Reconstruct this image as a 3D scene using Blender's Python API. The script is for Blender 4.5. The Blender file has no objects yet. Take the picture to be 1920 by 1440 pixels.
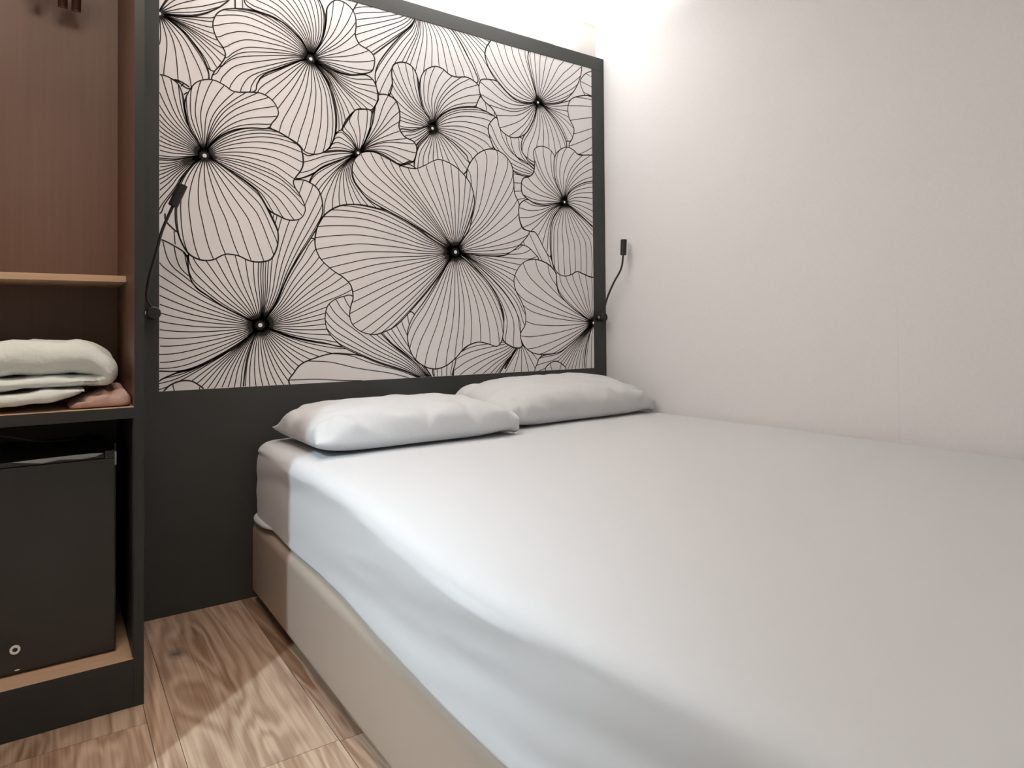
import bpy, bmesh, math, random
import numpy as np
from mathutils import Vector, Matrix, noise

sc = bpy.context.scene
col = sc.collection

# ---------------------------------------------------------------- camera
cam_d = bpy.data.cameras.new('camera')
cam = bpy.data.objects.new('camera', cam_d); col.objects.link(cam)
yaw, pitch, roll = -0.6177, 0.0157, -0.0082
_r = Vector((math.cos(yaw), math.sin(yaw), 0)); _f = Vector((-math.sin(yaw), math.cos(yaw), 0)); _u = Vector((0, 0, 1))
_f2 = _f*math.cos(pitch) + _u*math.sin(pitch); _u2 = _r.cross(_f2)
R3 = _r*math.cos(roll) + _u2*math.sin(roll); U3 = -_r*math.sin(roll) + _u2*math.cos(roll)
M = Matrix((R3, U3, -_f2)).transposed().to_4x4()
M.translation = Vector((-2.1453, -2.4098, 0.9))
cam.matrix_world = M
cam_d.sensor_width = 36
cam_d.lens = 1263.906*36/1920
cam_d.shift_x = -(997.40-960)/1920
cam_d.shift_y = -(720-594.41)/1920
cam_d.clip_start = 0.02
sc.camera = cam

# ---------------------------------------------------------------- world, lights, exposure
w = bpy.data.worlds.new('world'); sc.world = w; w.use_nodes = True
w.node_tree.nodes['Background'].inputs[0].default_value = (1.0, 0.8, 0.6, 1)
w.node_tree.nodes['Background'].inputs[1].default_value = 0.0
sc.view_settings.view_transform = 'Standard'
sc.view_settings.look = 'None'
sc.view_settings.gamma = 1.0
sc.view_settings.use_curve_mapping = False
sc.view_settings.exposure = 0.1

def lamp(name, kind, loc, energy, color, **kw):
    d = bpy.data.lights.new(name, kind); d.energy = energy; d.color = color
    for k, v in kw.items(): setattr(d, k, v)
    o = bpy.data.objects.new(name, d); col.objects.link(o); o.location = loc
    return o
# shaded pendant in the entrance passage (the partition wall cuts its beam)
key = lamp('passage_pendant_beam', 'SPOT', (-3.0, -1.747, 1.93), 196, (0.66, 0.87, 1.0), spot_size=math.radians(98), spot_blend=0.8, shadow_soft_size=0.005)
key.rotation_euler = Vector((0.17, 0.43, -1.0)).to_track_quat('-Z', 'Y').to_euler()
# warm fill light added under the ceiling, out of view, to lift the ambient
fill = lamp('added_fill_light', 'AREA', (-2.10, -1.10, 2.325), 15, (1.0, 0.85, 0.74), shape='RECTANGLE', size=0.55, size_y=0.55)
# cove strip on top of the headboard, shining up to the ceiling
cove = lamp('cove_strip_glow', 'AREA', (-1.115, 0.016, 2.19), 30, (0.98, 0.985, 1.0), shape='RECTANGLE', size=1.62, size_y=0.02)
cove.rotation_euler = (math.pi, 0, 0)

# mural drawing, millimetres on the headboard plane (x, z pairs): centre, first side, outer rim, second side, veins
PETALS = [
([-204,1537],[-337,1585],[-495,1616,-574,1580,-574,1505,-575,1435,-497,1382],[-338,1459],11),
([-244,1011],[-302,1147,-328,1219],[-385,1325,-442,1330,-492,1281,-559,1206],[-469,1084],7),
([-637,1734],[-700,1783],[-727,1827,-699,1871,-642,1842,-601,1800],[-613,1768],4),
([-965,2182],[-913,2158,-835,2126,-792,2089,-743,2018,-710,1937],[-687,1913,-612,1928,-552,2011,-581,2105,-622,2145],[-697,2151,-807,2172],10),
([-965,2182],[-995,2099,-1065,2027,-1160,1937],[-1169,1926,-1215,1933,-1259,1988,-1228,2106,-1159,2173],[-1064,2177],14),
([-965,2182],[-995,2099,-1045,2041,-1108,1958],[-1146,1891,-1151,1837,-1137,1791,-1114,1786,-1090,1804,-1017,1855,-915,1876,-809,1898,-704,1924],[-715,1975,-743,2018,-792,2089,-835,2126,-913,2158],18),
([-1873,1906],[-1820,1912,-1776,1921,-1717,1934],[-1696,1957,-1696,1920,-1681,1845,-1678,1807,-1696,1779,-1714,1756,-1735,1767],[-1749,1798,-1773,1831,-1807,1869,-1844,1893],12),
([-1873,1906],[-1844,1893,-1807,1869,-1773,1831,-1749,1798],[-1735,1767,-1729,1733,-1738,1708,-1787,1683,-1820,1699,-1853,1707,-1902,1701,-1950,1745],[-1896,1831],9),
([-1873,1906],[-1867,1928,-1837,1978],[-1752,2059,-1667,2045,-1663,2015,-1692,1979,-1724,1953,-1742,1940],[-1786,1920,-1837,1911],8),
([91,1921],[16,1965],[-100,1981,-128,2003,-145,2044,-120,2082,-77,2107,19,2134],[93,2064],6),
([-502,848],[-515,806,-557,760,-599,712],[-617,653,-474,620,-411,667,-403,728,-381,769],[-391,785,-441,817],8),
([-502,848],[-592,850,-679,851],[-735,838,-779,810,-815,778,-823,722,-818,665,-709,635,-623,678],[-596,716,-557,765,-515,806],13),
([-903,676],[-913,709],[-916,741,-887,777,-815,784],[-828,719,-840,682],7),
([-78,920],[-107,863,-122,809,-133,755],[-137,680,-74,650,-15,674],[-50,841],5),
([-78,920],[-106,901,-156,864,-212,827,-280,789],[-378,774,-404,744,-411,693,-281,634,-145,626],[-133,755,-122,815],14),
([-304,656],[-340,690],[-362,716,-333,741,-300,748,-267,734,-244,711],[-267,686],2),
([-1395,1869],[-1349,1856,-1306,1844,-1262,1842],[-1203,1856,-1167,1847,-1148,1820,-1142,1772,-1158,1738,-1172,1726,-1222,1719,-1263,1675,-1285,1628,-1304,1612],[-1304,1677,-1327,1784,-1353,1825,-1378,1853],17),
([-1395,1869],[-1374,1905,-1352,1953,-1342,2002],[-1339,2045,-1331,2078,-1305,2106,-1278,2109,-1248,2096,-1230,2070,-1226,2031,-1229,1996,-1212,1965,-1176,1951,-1155,1929,-1157,1893,-1171,1870,-1213,1853,-1262,1842],[-1306,1848,-1349,1860],15),
([-912,1699],[-921,1739,-952,1771,-967,1828],[-974,1883,-991,1920,-1016,1936,-1046,1935,-1075,1920,-1085,1891,-1082,1842,-1090,1809,-1104,1757,-1076,1717,-1054,1675],[-1018,1672,-968,1685],15),
([-912,1699],[-942,1701,-998,1678,-1047,1674],[-1067,1651,-1042,1623,-1003,1606,-983,1618],[-968,1639,-937,1671],6),
([-912,1699],[-932,1667,-968,1629,-983,1595],[-993,1547,-979,1503,-918,1474,-839,1492,-763,1540,-740,1596],[-757,1613,-811,1653,-864,1683],14),
([-912,1699],[-926,1738,-952,1771,-967,1828],[-966,1875,-951,1915,-925,1939,-894,1952,-863,1948,-831,1931,-798,1929,-754,1938,-721,1930,-693,1911,-686,1883,-699,1851,-716,1823],[-772,1811,-832,1788,-880,1751],13),
([-912,1699],[-880,1751,-832,1788,-772,1811],[-716,1821,-665,1813,-613,1795,-619,1772,-631,1730,-626,1667,-673,1620,-740,1586],[-757,1613,-811,1653,-864,1678],13),
([-376,1570],[-407,1612,-451,1637,-470,1676],[-475,1726,-554,1734,-590,1783,-610,1797,-643,1764,-649,1729,-626,1668,-585,1614],[-526,1577,-464,1563],11),
([-390,1901],[-347,1902,-294,1911,-226,1936],[-185,1949,-172,1886,-180,1809,-201,1762,-222,1754,-242,1756],[-268,1810,-301,1847,-347,1881],8),
([168,1900],[54,1972],[-71,1990,-143,1978,-199,1952,-220,1910,-213,1863,-186,1819,-194,1774,-215,1733,-174,1704,-75,1710,13,1739],[90,1807],12),
([-390,1901],[-408,1834,-431,1789,-469,1736],[-482,1693,-470,1659,-420,1633,-336,1626,-256,1674,-229,1726],[-242,1772,-288,1834,-347,1881],11),
([-390,1901],[-461,1886,-523,1895,-588,1938],[-612,1953,-670,1947,-690,1932,-693,1897,-676,1861,-630,1830,-607,1799,-596,1761,-578,1739,-536,1723,-494,1730,-456,1753,-431,1789],[-408,1834,-398,1872],12),
([-390,1901],[-410,1974,-441,2076,-437,2118],[-395,2227,-263,2260,-140,2182,-135,2112,-149,2054,-184,1992,-240,1938],[-294,1913,-347,1902],16),
([-390,1901],[-461,1886,-523,1895,-588,1938],[-635,1983,-661,2037,-660,2076,-640,2111,-580,2191,-489,2229,-433,2192],[-440,2112,-441,2076,-410,1974],11),
([-1222,1556],[-1288,1555,-1353,1540],[-1403,1520,-1428,1524,-1440,1469,-1448,1433],[-1395,1452,-1353,1487,-1288,1521],4),
([-1222,1556],[-1235,1587,-1253,1610,-1279,1632],[-1305,1615,-1316,1583,-1331,1555,-1353,1539],[-1288,1553],6),
([-1222,1556],[-1288,1521,-1353,1484,-1382,1460],[-1399,1432,-1403,1411,-1387,1371,-1370,1310,-1311,1302,-1223,1323,-1107,1334],[-1177,1393,-1231,1448,-1240,1504],16),
([-1222,1556],[-1235,1587,-1253,1610,-1279,1632],[-1266,1660,-1239,1704,-1221,1719,-1171,1725],[-1167,1694,-1176,1649,-1203,1583],5),
([-1222,1556],[-1203,1583,-1176,1644,-1167,1703],[-1157,1736,-1140,1770,-1138,1790,-1105,1796,-1071,1783,-1055,1750,-1052,1714,-1055,1678,-1033,1647,-994,1633,-981,1607,-989,1569,-1004,1549,-1053,1537],[-1082,1547,-1130,1567,-1176,1569],15),
([-1395,1869],[-1432,1933,-1512,1983,-1593,1996],[-1619,2019,-1607,2082,-1531,2146,-1431,2163,-1377,2120],[-1361,2087,-1348,2060,-1342,2019,-1352,1953,-1378,1900],15),
([-1395,1869],[-1432,1854,-1492,1818,-1555,1778],[-1578,1741,-1589,1713,-1570,1650,-1532,1596,-1473,1573,-1437,1554,-1416,1532,-1383,1528,-1350,1540,-1324,1567,-1307,1612],[-1302,1656,-1306,1711,-1327,1784,-1353,1825,-1378,1853],17),
([-1395,1869],[-1407,1897,-1436,1936,-1492,1976],[-1554,1988,-1593,1992,-1637,1986,-1681,1971,-1706,1948,-1717,1910,-1706,1870,-1685,1840,-1679,1814,-1696,1779,-1714,1752,-1717,1720,-1663,1684,-1589,1713],[-1578,1741,-1555,1778,-1492,1818,-1432,1854],19),
([-1569,916],[-1617,941,-1682,976,-1735,1014,-1770,1043],[-1787,1092,-1797,1144,-1834,1172,-1873,1189,-1918,1188,-1964,1127,-1986,983,-1964,841,-1917,781,-1873,773],[-1820,770,-1770,779,-1718,803,-1646,848,-1598,886],24),
([-1569,916],[-1598,886,-1646,844,-1718,803,-1770,779],[-1820,766,-1876,739,-1902,693,-1787,630,-1646,618],[-1622,695,-1617,773,-1598,851],17),
([-1569,916],[-1526,897,-1455,872,-1365,854],[-1279,844,-1208,799,-1244,714,-1332,614,-1456,582,-1572,592,-1621,655],[-1617,773,-1598,851],22),
([-1569,916],[-1549,942,-1514,998,-1482,1076,-1442,1151],[-1397,1225,-1330,1183,-1243,1080,-1225,994,-1244,843],[-1365,854,-1455,874,-1526,899],21),
([-1569,916],[-1617,941,-1682,976,-1735,1014,-1770,1043],[-1787,1080,-1790,1137,-1770,1195,-1682,1228,-1571,1248,-1513,1354,-1473,1424,-1453,1428,-1413,1429,-1371,1404,-1354,1352,-1361,1294],[-1397,1225,-1442,1151,-1482,1076,-1514,998,-1549,942],26),
([-1804,612],[-1853,672],[-1866,695,-1850,720,-1830,733,-1807,739,-1780,736,-1759,722,-1742,706,-1725,682],[-1753,646],3),
([-903,676],[-989,715,-1038,737,-1134,768,-1207,799],[-1269,809,-1321,812,-1376,800,-1430,779,-1458,747,-1474,716,-1438,673,-1270,641],[-1087,659],6),
([-903,676],[-989,715,-1038,737,-1134,768,-1207,799,-1278,833],[-1312,863,-1338,897,-1346,940,-1338,982,-1312,1007,-1277,1020,-1242,1021,-1179,962,-1061,962,-1003,963,-988,917,-1008,849],[-979,780,-939,733],26),
([-811,1210],[-732,1205,-647,1203,-577,1209],[-541,1227,-498,1258,-455,1255,-418,1229,-393,1189,-438,1059,-464,982,-461,946,-471,901,-491,860,-484,825,-503,812,-545,821,-586,857],[-579,951,-614,1035,-677,1112,-760,1186],20),
([-811,1210],[-787,1251,-743,1317,-722,1430],[-730,1468,-755,1513,-752,1557,-729,1599,-690,1636,-638,1657,-585,1649,-549,1624,-529,1591,-523,1536,-518,1481,-494,1433,-497,1382,-479,1333,-442,1320,-480,1272,-529,1233,-577,1210],[-647,1203,-732,1205],18),
([-810,1209],[-910,1252,-986,1297,-1083,1343,-1154,1358],[-1222,1363,-1289,1352,-1341,1319,-1370,1274,-1381,1232,-1379,1190,-1358,1149,-1316,1113,-1277,1089,-1250,1060,-1242,1017,-1251,983,-1255,948,-1242,914,-1206,888,-1161,879,-1119,889,-1071,913],[-1013,967,-947,1037,-895,1099,-848,1161],25),
([-811,1210],[-935,1275,-1035,1322,-1098,1348,-1177,1384],[-1222,1428,-1242,1473,-1240,1517,-1222,1545,-1204,1560,-1176,1568,-1148,1567,-1101,1551,-1053,1533,-994,1527,-954,1542,-892,1576,-839,1571,-786,1545,-742,1502,-726,1465,-720,1427,-726,1392],[-743,1342,-771,1282],25),
([-810,1209],[-848,1161,-895,1089,-947,1014,-998,949],[-1023,895,-1023,849,-1004,795,-964,757,-913,739,-861,748,-813,779,-769,821,-714,841,-668,836,-617,822,-593,841,-581,891,-583,950],[-609,1025,-666,1102,-745,1166,-783,1193],18),
([-78,920],[-148,956,-217,998,-277,1050],[-293,1108,-289,1150,-208,1191,-81,1197,-9,1156],[-25,1061,-62,978],12),
([-78,920],[-148,956,-217,998,-277,1050],[-293,1092,-296,1139,-315,1165,-354,1189,-412,1201,-462,1191,-499,1162,-524,1115,-518,1065,-488,1015,-467,965,-468,914,-493,873,-484,833,-453,802,-410,784,-346,781,-280,789],[-212,827,-156,864,-106,901],15),
([-245,1471],[-211,1526,-148,1565,-84,1586],[11,1573,70,1466,-7,1348],[-86,1380,-170,1433],10),
([-245,1471],[-299,1458,-351,1446,-403,1447],[-447,1462,-478,1450,-497,1423,-494,1372,-473,1333,-436,1323,-410,1320,-385,1288,-360,1248,-328,1219],[-327,1297,-313,1388,-279,1433],10),
([-245,1471],[-265,1509,-298,1574,-303,1642],[-300,1674,-329,1702,-374,1708,-407,1693,-416,1668,-410,1628,-417,1585,-440,1564,-471,1553,-483,1526,-478,1486,-447,1463,-403,1447],[-351,1446,-299,1458],12),
([-245,1471],[-265,1509,-298,1574,-303,1642],[-290,1686,-256,1715,-222,1726,-188,1717,-153,1700,-75,1709,-2,1683,-3,1604],[-84,1586,-148,1565,-211,1526],11),
([-245,1471],[-279,1433,-313,1388,-327,1324],[-327,1245,-315,1188,-289,1147,-249,1133,-208,1142,-174,1157,-139,1148,-82,1134,-9,1147],[-29,1318,-86,1375,-177,1432],15),
([-1742,1472],[-1759,1509,-1787,1558,-1799,1605],[-1805,1653,-1820,1692,-1847,1709,-1873,1711,-1905,1696,-1934,1639,-1943,1565,-1934,1493,-1918,1445],[-1873,1445,-1827,1449,-1780,1462],20),
([-1742,1472],[-1780,1463,-1827,1449,-1873,1446],[-1934,1439,-1965,1384,-1949,1314,-1902,1264,-1870,1271],[-1857,1302,-1820,1365,-1807,1393,-1773,1443],13),
([-1742,1472],[-1724,1511,-1689,1548,-1645,1574],[-1597,1587,-1540,1595,-1493,1582,-1437,1550,-1425,1523,-1423,1486,-1433,1460,-1449,1437,-1457,1420,-1451,1400,-1433,1373,-1417,1337,-1419,1312,-1437,1290,-1474,1284,-1509,1296,-1540,1313],[-1563,1351,-1586,1380,-1645,1421,-1710,1455],21),
([-1742,1472],[-1759,1509,-1787,1558,-1798,1605],[-1800,1639,-1790,1671,-1769,1706,-1738,1724,-1710,1726,-1681,1716,-1649,1701,-1589,1711,-1555,1710,-1524,1691,-1508,1661,-1512,1640,-1528,1617,-1544,1595],[-1597,1587,-1645,1574,-1689,1548,-1724,1511],16),
([-1742,1472],[-1710,1459,-1645,1421,-1586,1380,-1563,1351,-1540,1309],[-1517,1262,-1509,1227,-1513,1186,-1529,1149,-1548,1136,-1579,1131,-1609,1136,-1638,1149,-1671,1153,-1689,1148,-1714,1133,-1738,1128,-1763,1132,-1787,1146,-1804,1171,-1820,1212],[-1827,1252,-1827,1304,-1820,1358,-1800,1405,-1773,1443],14),
]
STROKES = [
([-1857,1272,-1853,1246,-1824,1215],5),
([-1831,1217,-1828,1175],3),
([-1804,1151,-1795,1140,-1787,1146],5),
([-1648,2013,-1648,1983],5),
([-1625,2019,-1624,1990],3),
([-1830,1705,-1810,1701,-1787,1689],5),
([-1812,1686,-1804,1696],4),
([-1803,1661,-1793,1671],4),
([-1449,1429,-1413,1444,-1373,1468],4),
([-1053,1529,-1018,1550,-993,1554],6),
([-1038,1534,-1013,1541,-984,1529],4),
([-576,725,-539,779,-518,806],9),
]
CENTRES = [(-1395,1869,1),(-1742,1472,1.05),(-1221,1556,0.85),(-912,1699,0.9),(-390,1901,0.75),(-811,1210,1.15),(-245,1471,0.8),(-1569,916,1.15),(-78,920,1),(-1873,1906,0.9)]

# ---------------------------------------------------------------- helpers
def srgb(r, g, b):
    f = lambda c: (c/255/12.92) if c/255 <= 0.04045 else ((c/255+0.055)/1.055)**2.4
    return (f(r), f(g), f(b), 1)

def mat(name, color, rough=0.6, metal=0.0, spec=0.5, bump=0.0, bscale=200.0, var=0.0, vscale=6.0, emis=None, estr=0.0, sheen=0.0, stretch=(1, 1, 1), bdist=0.001):
    m = bpy.data.materials.new(name); m.use_nodes = True
    nt = m.node_tree; b = nt.nodes['Principled BSDF']
    b.inputs['Base Color'].default_value = color
    b.inputs['Roughness'].default_value = rough
    b.inputs['Metallic'].default_value = metal
    b.inputs['Specular IOR Level'].default_value = spec
    if sheen: b.inputs['Sheen Weight'].default_value = sheen
    if emis: b.inputs['Emission Color'].default_value = emis; b.inputs['Emission Strength'].default_value = estr
    tc = nt.nodes.new('ShaderNodeTexCoord'); mp = nt.nodes.new('ShaderNodeMapping'); mp.inputs['Scale'].default_value = stretch
    nt.links.new(tc.outputs['Object'], mp.inputs['Vector'])
    if var:
        n = nt.nodes.new('ShaderNodeTexNoise'); n.inputs['Scale'].default_value = vscale; n.inputs['Detail'].default_value = 5
        nt.links.new(mp.outputs[0], n.inputs['Vector'])
        r = nt.nodes.new('ShaderNodeMapRange'); r.inputs[1].default_value = 0.25; r.inputs[2].default_value = 0.75
        r.inputs[3].default_value = 1-var; r.inputs[4].default_value = 1+var
        nt.links.new(n.outputs['Fac'], r.inputs[0])
        mx = nt.nodes.new('ShaderNodeVectorMath'); mx.operation = 'SCALE'; mx.inputs[0].default_value = color[:3]
        nt.links.new(r.outputs[0], mx.inputs['Scale']); nt.links.new(mx.outputs[0], b.inputs['Base Color'])
    if bump:
        n2 = nt.nodes.new('ShaderNodeTexNoise'); n2.inputs['Scale'].default_value = bscale; n2.inputs['Detail'].default_value = 4
        nt.links.new(mp.outputs[0], n2.inputs['Vector'])
        bp = nt.nodes.new('ShaderNodeBump'); bp.inputs['Strength'].default_value = bump; bp.inputs['Distance'].default_value = bdist
        nt.links.new(n2.outputs['Fac'], bp.inputs['Height']); nt.links.new(bp.outputs[0], b.inputs['Normal'])
    return m

def wood_mat(name, c1, c2, rough=0.5, axis='Z', scale=1.0, ringy=0.0, tone_attr=False, contrast=1.0, knot=None):
    """streaky laminate grain running along an axis"""
    m = bpy.data.materials.new(name); m.use_nodes = True
    nt = m.node_tree; N = nt.nodes; L = nt.links; b = N['Principled BSDF']; b.inputs['Roughness'].default_value = rough
    tc = N.new('ShaderNodeTexCoord'); mp = N.new('ShaderNodeMapping')
    s = {'Z': (14, 14, 0.9), 'Y': (14, 0.9, 14), 'X': (0.9, 14, 14)}[axis]
    if ringy: s = (6.5, 0.85, 6.5)
    mp.inputs['Scale'].default_value = [k*scale for k in s]
    L.new(tc.outputs['Object'], mp.inputs['Vector'])
    vec = mp.outputs[0]
    if tone_attr:
        at = N.new('ShaderNodeAttribute'); at.attribute_name = 'tone'
        add = N.new('ShaderNodeVectorMath'); add.operation = 'MULTIPLY_ADD'
        L.new(at.outputs['Vector'], add.inputs[0]); add.inputs[1].default_value = (37, 23, 11); L.new(vec, add.inputs[2])
        vec = add.outputs[0]
    n1 = N.new('ShaderNodeTexNoise'); n1.inputs['Scale'].default_value = 1.0; n1.inputs['Detail'].default_value = 3; n1.inputs['Distortion'].default_value = 0.6
    L.new(vec, n1.inputs['Vector'])
    # contour lines of a slow noise read as cathedral grain
    mul = N.new('ShaderNodeMath'); mul.operation = 'MULTIPLY'; mul.inputs[1].default_value = 80.0*ringy; L.new(n1.outputs['Fac'], mul.inputs[0])
    sn = N.new('ShaderNodeMath'); sn.operation = 'SINE'; L.new(mul.outputs[0], sn.inputs[0])
    mr = N.new('ShaderNodeMapRange'); mr.inputs[1].default_value = -1; mr.inputs[2].default_value = 1; mr.inputs[3].default_value = 0; mr.inputs[4].default_value = 1
    L.new(sn.outputs[0], mr.inputs[0])
    mp2 = N.new('ShaderNodeVectorMath'); mp2.operation = 'MULTIPLY'
    k = {'Z': (9, 9, 1.6), 'Y': (26, 3.0, 26) if ringy else (9, 1.6, 9), 'X': (1.6, 9, 9)}[axis]; mp2.inputs[1].default_value = k; L.new(vec, mp2.inputs[0])
    n2 = N.new('ShaderNodeTexNoise'); n2.inputs['Scale'].default_value = 1.0; n2.inputs['Detail'].default_value = 4; L.new(mp2.outputs[0], n2.inputs['Vector'])
    mix = N.new('ShaderNodeMix'); mix.data_type = 'FLOAT'; mix.inputs[0].default_value = 0.30 if ringy else 0.0
    L.new(n2.outputs['Fac'], mix.inputs[2]); L.new(mr.outputs[0], mix.inputs[3])
    mx0 = N.new('ShaderNodeMix'); mx0.data_type = 'FLOAT'; mx0.inputs[0].default_value = 0.45
    L.new(mix.outputs[0], mx0.inputs[2]); L.new(n1.outputs['Fac'], mx0.inputs[3])
    cr = N.new('ShaderNodeMapRange'); cr.inputs[1].default_value = 0.5-0.22/contrast; cr.inputs[2].default_value = 0.5+0.22/contrast
    L.new(mx0.outputs[0], cr.inputs[0])
    cm = N.new('ShaderNodeMix'); cm.data_type = 'RGBA'; cm.inputs[6].default_value = c1; cm.inputs[7].default_value = c2
    L.new(cr.outputs[0], cm.inputs[0])
    out = cm.outputs[2]
    if tone_attr:
        tm = N.new('ShaderNodeMapRange'); tm.inputs[3].default_value = 0.84; tm.inputs[4].default_value = 1.12
        sp = N.new('ShaderNodeSeparateXYZ'); L.new(at.outputs['Vector'], sp.inputs[0]); L.new(sp.outputs[0], tm.inputs[0])
        sx = N.new('ShaderNodeVectorMath'); sx.operation = 'SCALE'; L.new(out, sx.inputs[0]); L.new(tm.outputs[0], sx.inputs['Scale']); out = sx.outputs[0]
    if knot:    # a small dark knot
        sb = N.new('ShaderNodeVectorMath'); sb.operation = 'SUBTRACT'; L.new(tc.outputs['Object'], sb.inputs[0]); sb.inputs[1].default_value = knot
        nn = N.new('ShaderNodeTexNoise'); nn.inputs['Scale'].default_value = 60; L.new(tc.outputs['Object'], nn.inputs['Vector'])
        sc_ = N.new('ShaderNodeVectorMath'); sc_.operation = 'MULTIPLY'; sc_.inputs[1].default_value = (1.2, 0.75, 1); L.new(sb.outputs[0], sc_.inputs[0])
        ln = N.new('ShaderNodeVectorMath'); ln.operation = 'LENGTH'; L.new(sc_.outputs[0], ln.inputs[0])
        ad = N.new('ShaderNodeMath'); ad.operation = 'MULTIPLY_ADD'; ad.inputs[1].default_value = 0.02; L.new(nn.outputs['Fac'], ad.inputs[0]); L.new(ln.outputs['Value'], ad.inputs[2])
        kr = N.new('ShaderNodeMapRange'); kr.inputs[1].default_value = 0.014; kr.inputs[2].default_value = 0.045; kr.inputs[3].default_value = 0.3; kr.inputs[4].default_value = 1.0; L.new(ad.outputs[0], kr.inputs[0])
        ks = N.new('ShaderNodeVectorMath'); ks.operation = 'SCALE'; L.new(out, ks.inputs[0]); L.new(kr.outputs[0], ks.inputs['Scale']); out = ks.outputs[0]
    L.new(out, b.inputs['Base Color'])
    bp = N.new('ShaderNodeBump'); bp.inputs['Strength'].default_value = 0.12; bp.inputs['Distance'].default_value = 0.001
    L.new(n2.outputs['Fac'], bp.inputs['Height']); L.new(bp.outputs[0], b.inputs['Normal'])
    return m

def tag(o, label=None, cat=None, group=None, kind=None):
    if label: o['label'] = label
    if cat: o['category'] = cat
    if group: o['group'] = group
    if kind: o['kind'] = kind
    return o

def obj(name, bm, m=None, parent=None, smooth=False, label=None):
    me = bpy.data.meshes.new(name)
    bmesh.ops.recalc_face_normals(bm, faces=bm.faces)
    bm.to_mesh(me); bm.free()
    if m:
        for x in (m if isinstance(m, (list, tuple)) else [m]): me.materials.append(x)
    if smooth:
        for p in me.polygons: p.use_smooth = True
    o = bpy.data.objects.new(name, me); col.objects.link(o)
    if parent:
        o.parent = parent
        o.matrix_parent_inverse = Matrix.Translation(-Vector(abs_loc(parent)))
    if label: o['label'] = label
    return o

def abs_loc(o):
    v = Vector(o.location)
    while o.parent: o = o.parent; v = v + Vector(o.location)
    return v

def empty(name, loc):
    o = bpy.data.objects.new(name, None); col.objects.link(o); o.location = loc; o.empty_display_size = 0.1
    return o

def add_box(bm, x0, x1, y0, y1, z0, z1, bev=0.0, mi=0):
    vs = [bm.verts.new((x, y, z)) for x in (x0, x1) for y in (y0, y1) for z in (z0, z1)]
    q = [(0, 1, 3, 2), (4, 6, 7, 5), (0, 4, 5, 1), (2, 3, 7, 6), (0, 2, 6, 4), (1, 5, 7, 3)]
    fs = [bm.faces.new([vs[i] for i in f]) for f in q]
    for f in fs: f.material_index = mi
    if bev:
        es = set(e for f in fs for e in f.edges)
        r = bmesh.ops.bevel(bm, geom=list(es), offset=bev, segments=2, affect='EDGES', profile=0.6)
        for f in r['faces']: f.material_index = mi
    return fs

def box(name, x0, x1, y0, y1, z0, z1, m, parent=None, bev=0.001, label=None):
    bm = bmesh.new(); add_box(bm, x0, x1, y0, y1, z0, z1, bev)
    return obj(name, bm, m, parent, label=label)

def rr_ring(x0, x1, y0, y1, r, nseg=8, nst=14):
    """rounded rectangle ring, fixed vertex count"""
    r = max(r, 1e-4); pts = []
    cs = [(x1-r, y1-r, 0), (x0+r, y1-r, 90), (x0+r, y0+r, 180), (x1-r, y0+r, 270)]
    for i, (cx, cy, a) in enumerate(cs):
        arc = [(cx+r*math.cos(math.radians(a+90*k/nseg)), cy+r*math.sin(math.radians(a+90*k/nseg))) for k in range(nseg+1)]
        pts += arc
        nx = cs[(i+1) % 4]; a2 = math.radians(nx[2]); q = (nx[0]+r*math.cos(a2), nx[1]+r*math.sin(a2)); p = arc[-1]
        for k in range(1, nst): pts.append((p[0]+(q[0]-p[0])*k/nst, p[1]+(q[1]-p[1])*k/nst))
    return pts

def cushion(x0, x1, y0, y1, prof, rp, nseg=8, nst=30, disp=None, inner=10):
    """loft of rounded rectangles: prof = [(inset, z)...] bottom to top, then rings towards the middle"""
    bm = bmesh.new(); rings = []
    zt = prof[-1][1]; it = prof[-1][0]; half = min(x1-x0, y1-y0)/2
    P = list(prof) + [(it+(half-it)*k/inner*0.97, zt) for k in range(1, inner+1)]
    for d, z in P:
        ring = rr_ring(x0+d, x1-d, y0+d, y1-d, max(rp-d, 0.004), nseg, nst)
        vs = []
        for x, y in ring:
            v = Vector((x, y, z))
            if disp: v = disp(v, d)
            vs.append(bm.verts.new(v))
        rings.append(vs)
    n = len(rings[0])
    for a, b in zip(rings, rings[1:]):
        for i in range(n): bm.faces.new((a[i], a[(i+1) % n], b[(i+1) % n], b[i]))
    bm.faces.new(rings[-1]); bm.faces.new(list(reversed(rings[0])))
    return bm

def tube(bm, pts, r, n=12, cap=True, mi=0):
    pts = [Vector(p) for p in pts]; rings = []
    rr = r if isinstance(r, (list, tuple)) else [r]*len(pts)
    up = Vector((0.13, 0.31, 0.94))
    for i, p in enumerate(pts):
        t = (pts[min(i+1, len(pts)-1)]-pts[max(i-1, 0)]).normalized()
        a = t.cross(up)
        if a.length < 1e-3: a = t.cross(Vector((1, 0, 0)))
        a.normalize(); b = t.cross(a); up = b.cross(t) if False else up
        rings.append([bm.verts.new(p+a*rr[i]*math.cos(2*math.pi*k/n)+b*rr[i]*math.sin(2*math.pi*k/n)) for k in range(n)])
    fs = []
    for a, b in zip(rings, rings[1:]):
        for k in range(n): fs.append(bm.faces.new((a[k], a[(k+1) % n], b[(k+1) % n], b[k])))
    if cap: fs.append(bm.faces.new(rings[0])); fs.append(bm.faces.new(rings[-1]))
    for f in fs: f.material_index = mi
    return fs

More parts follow.
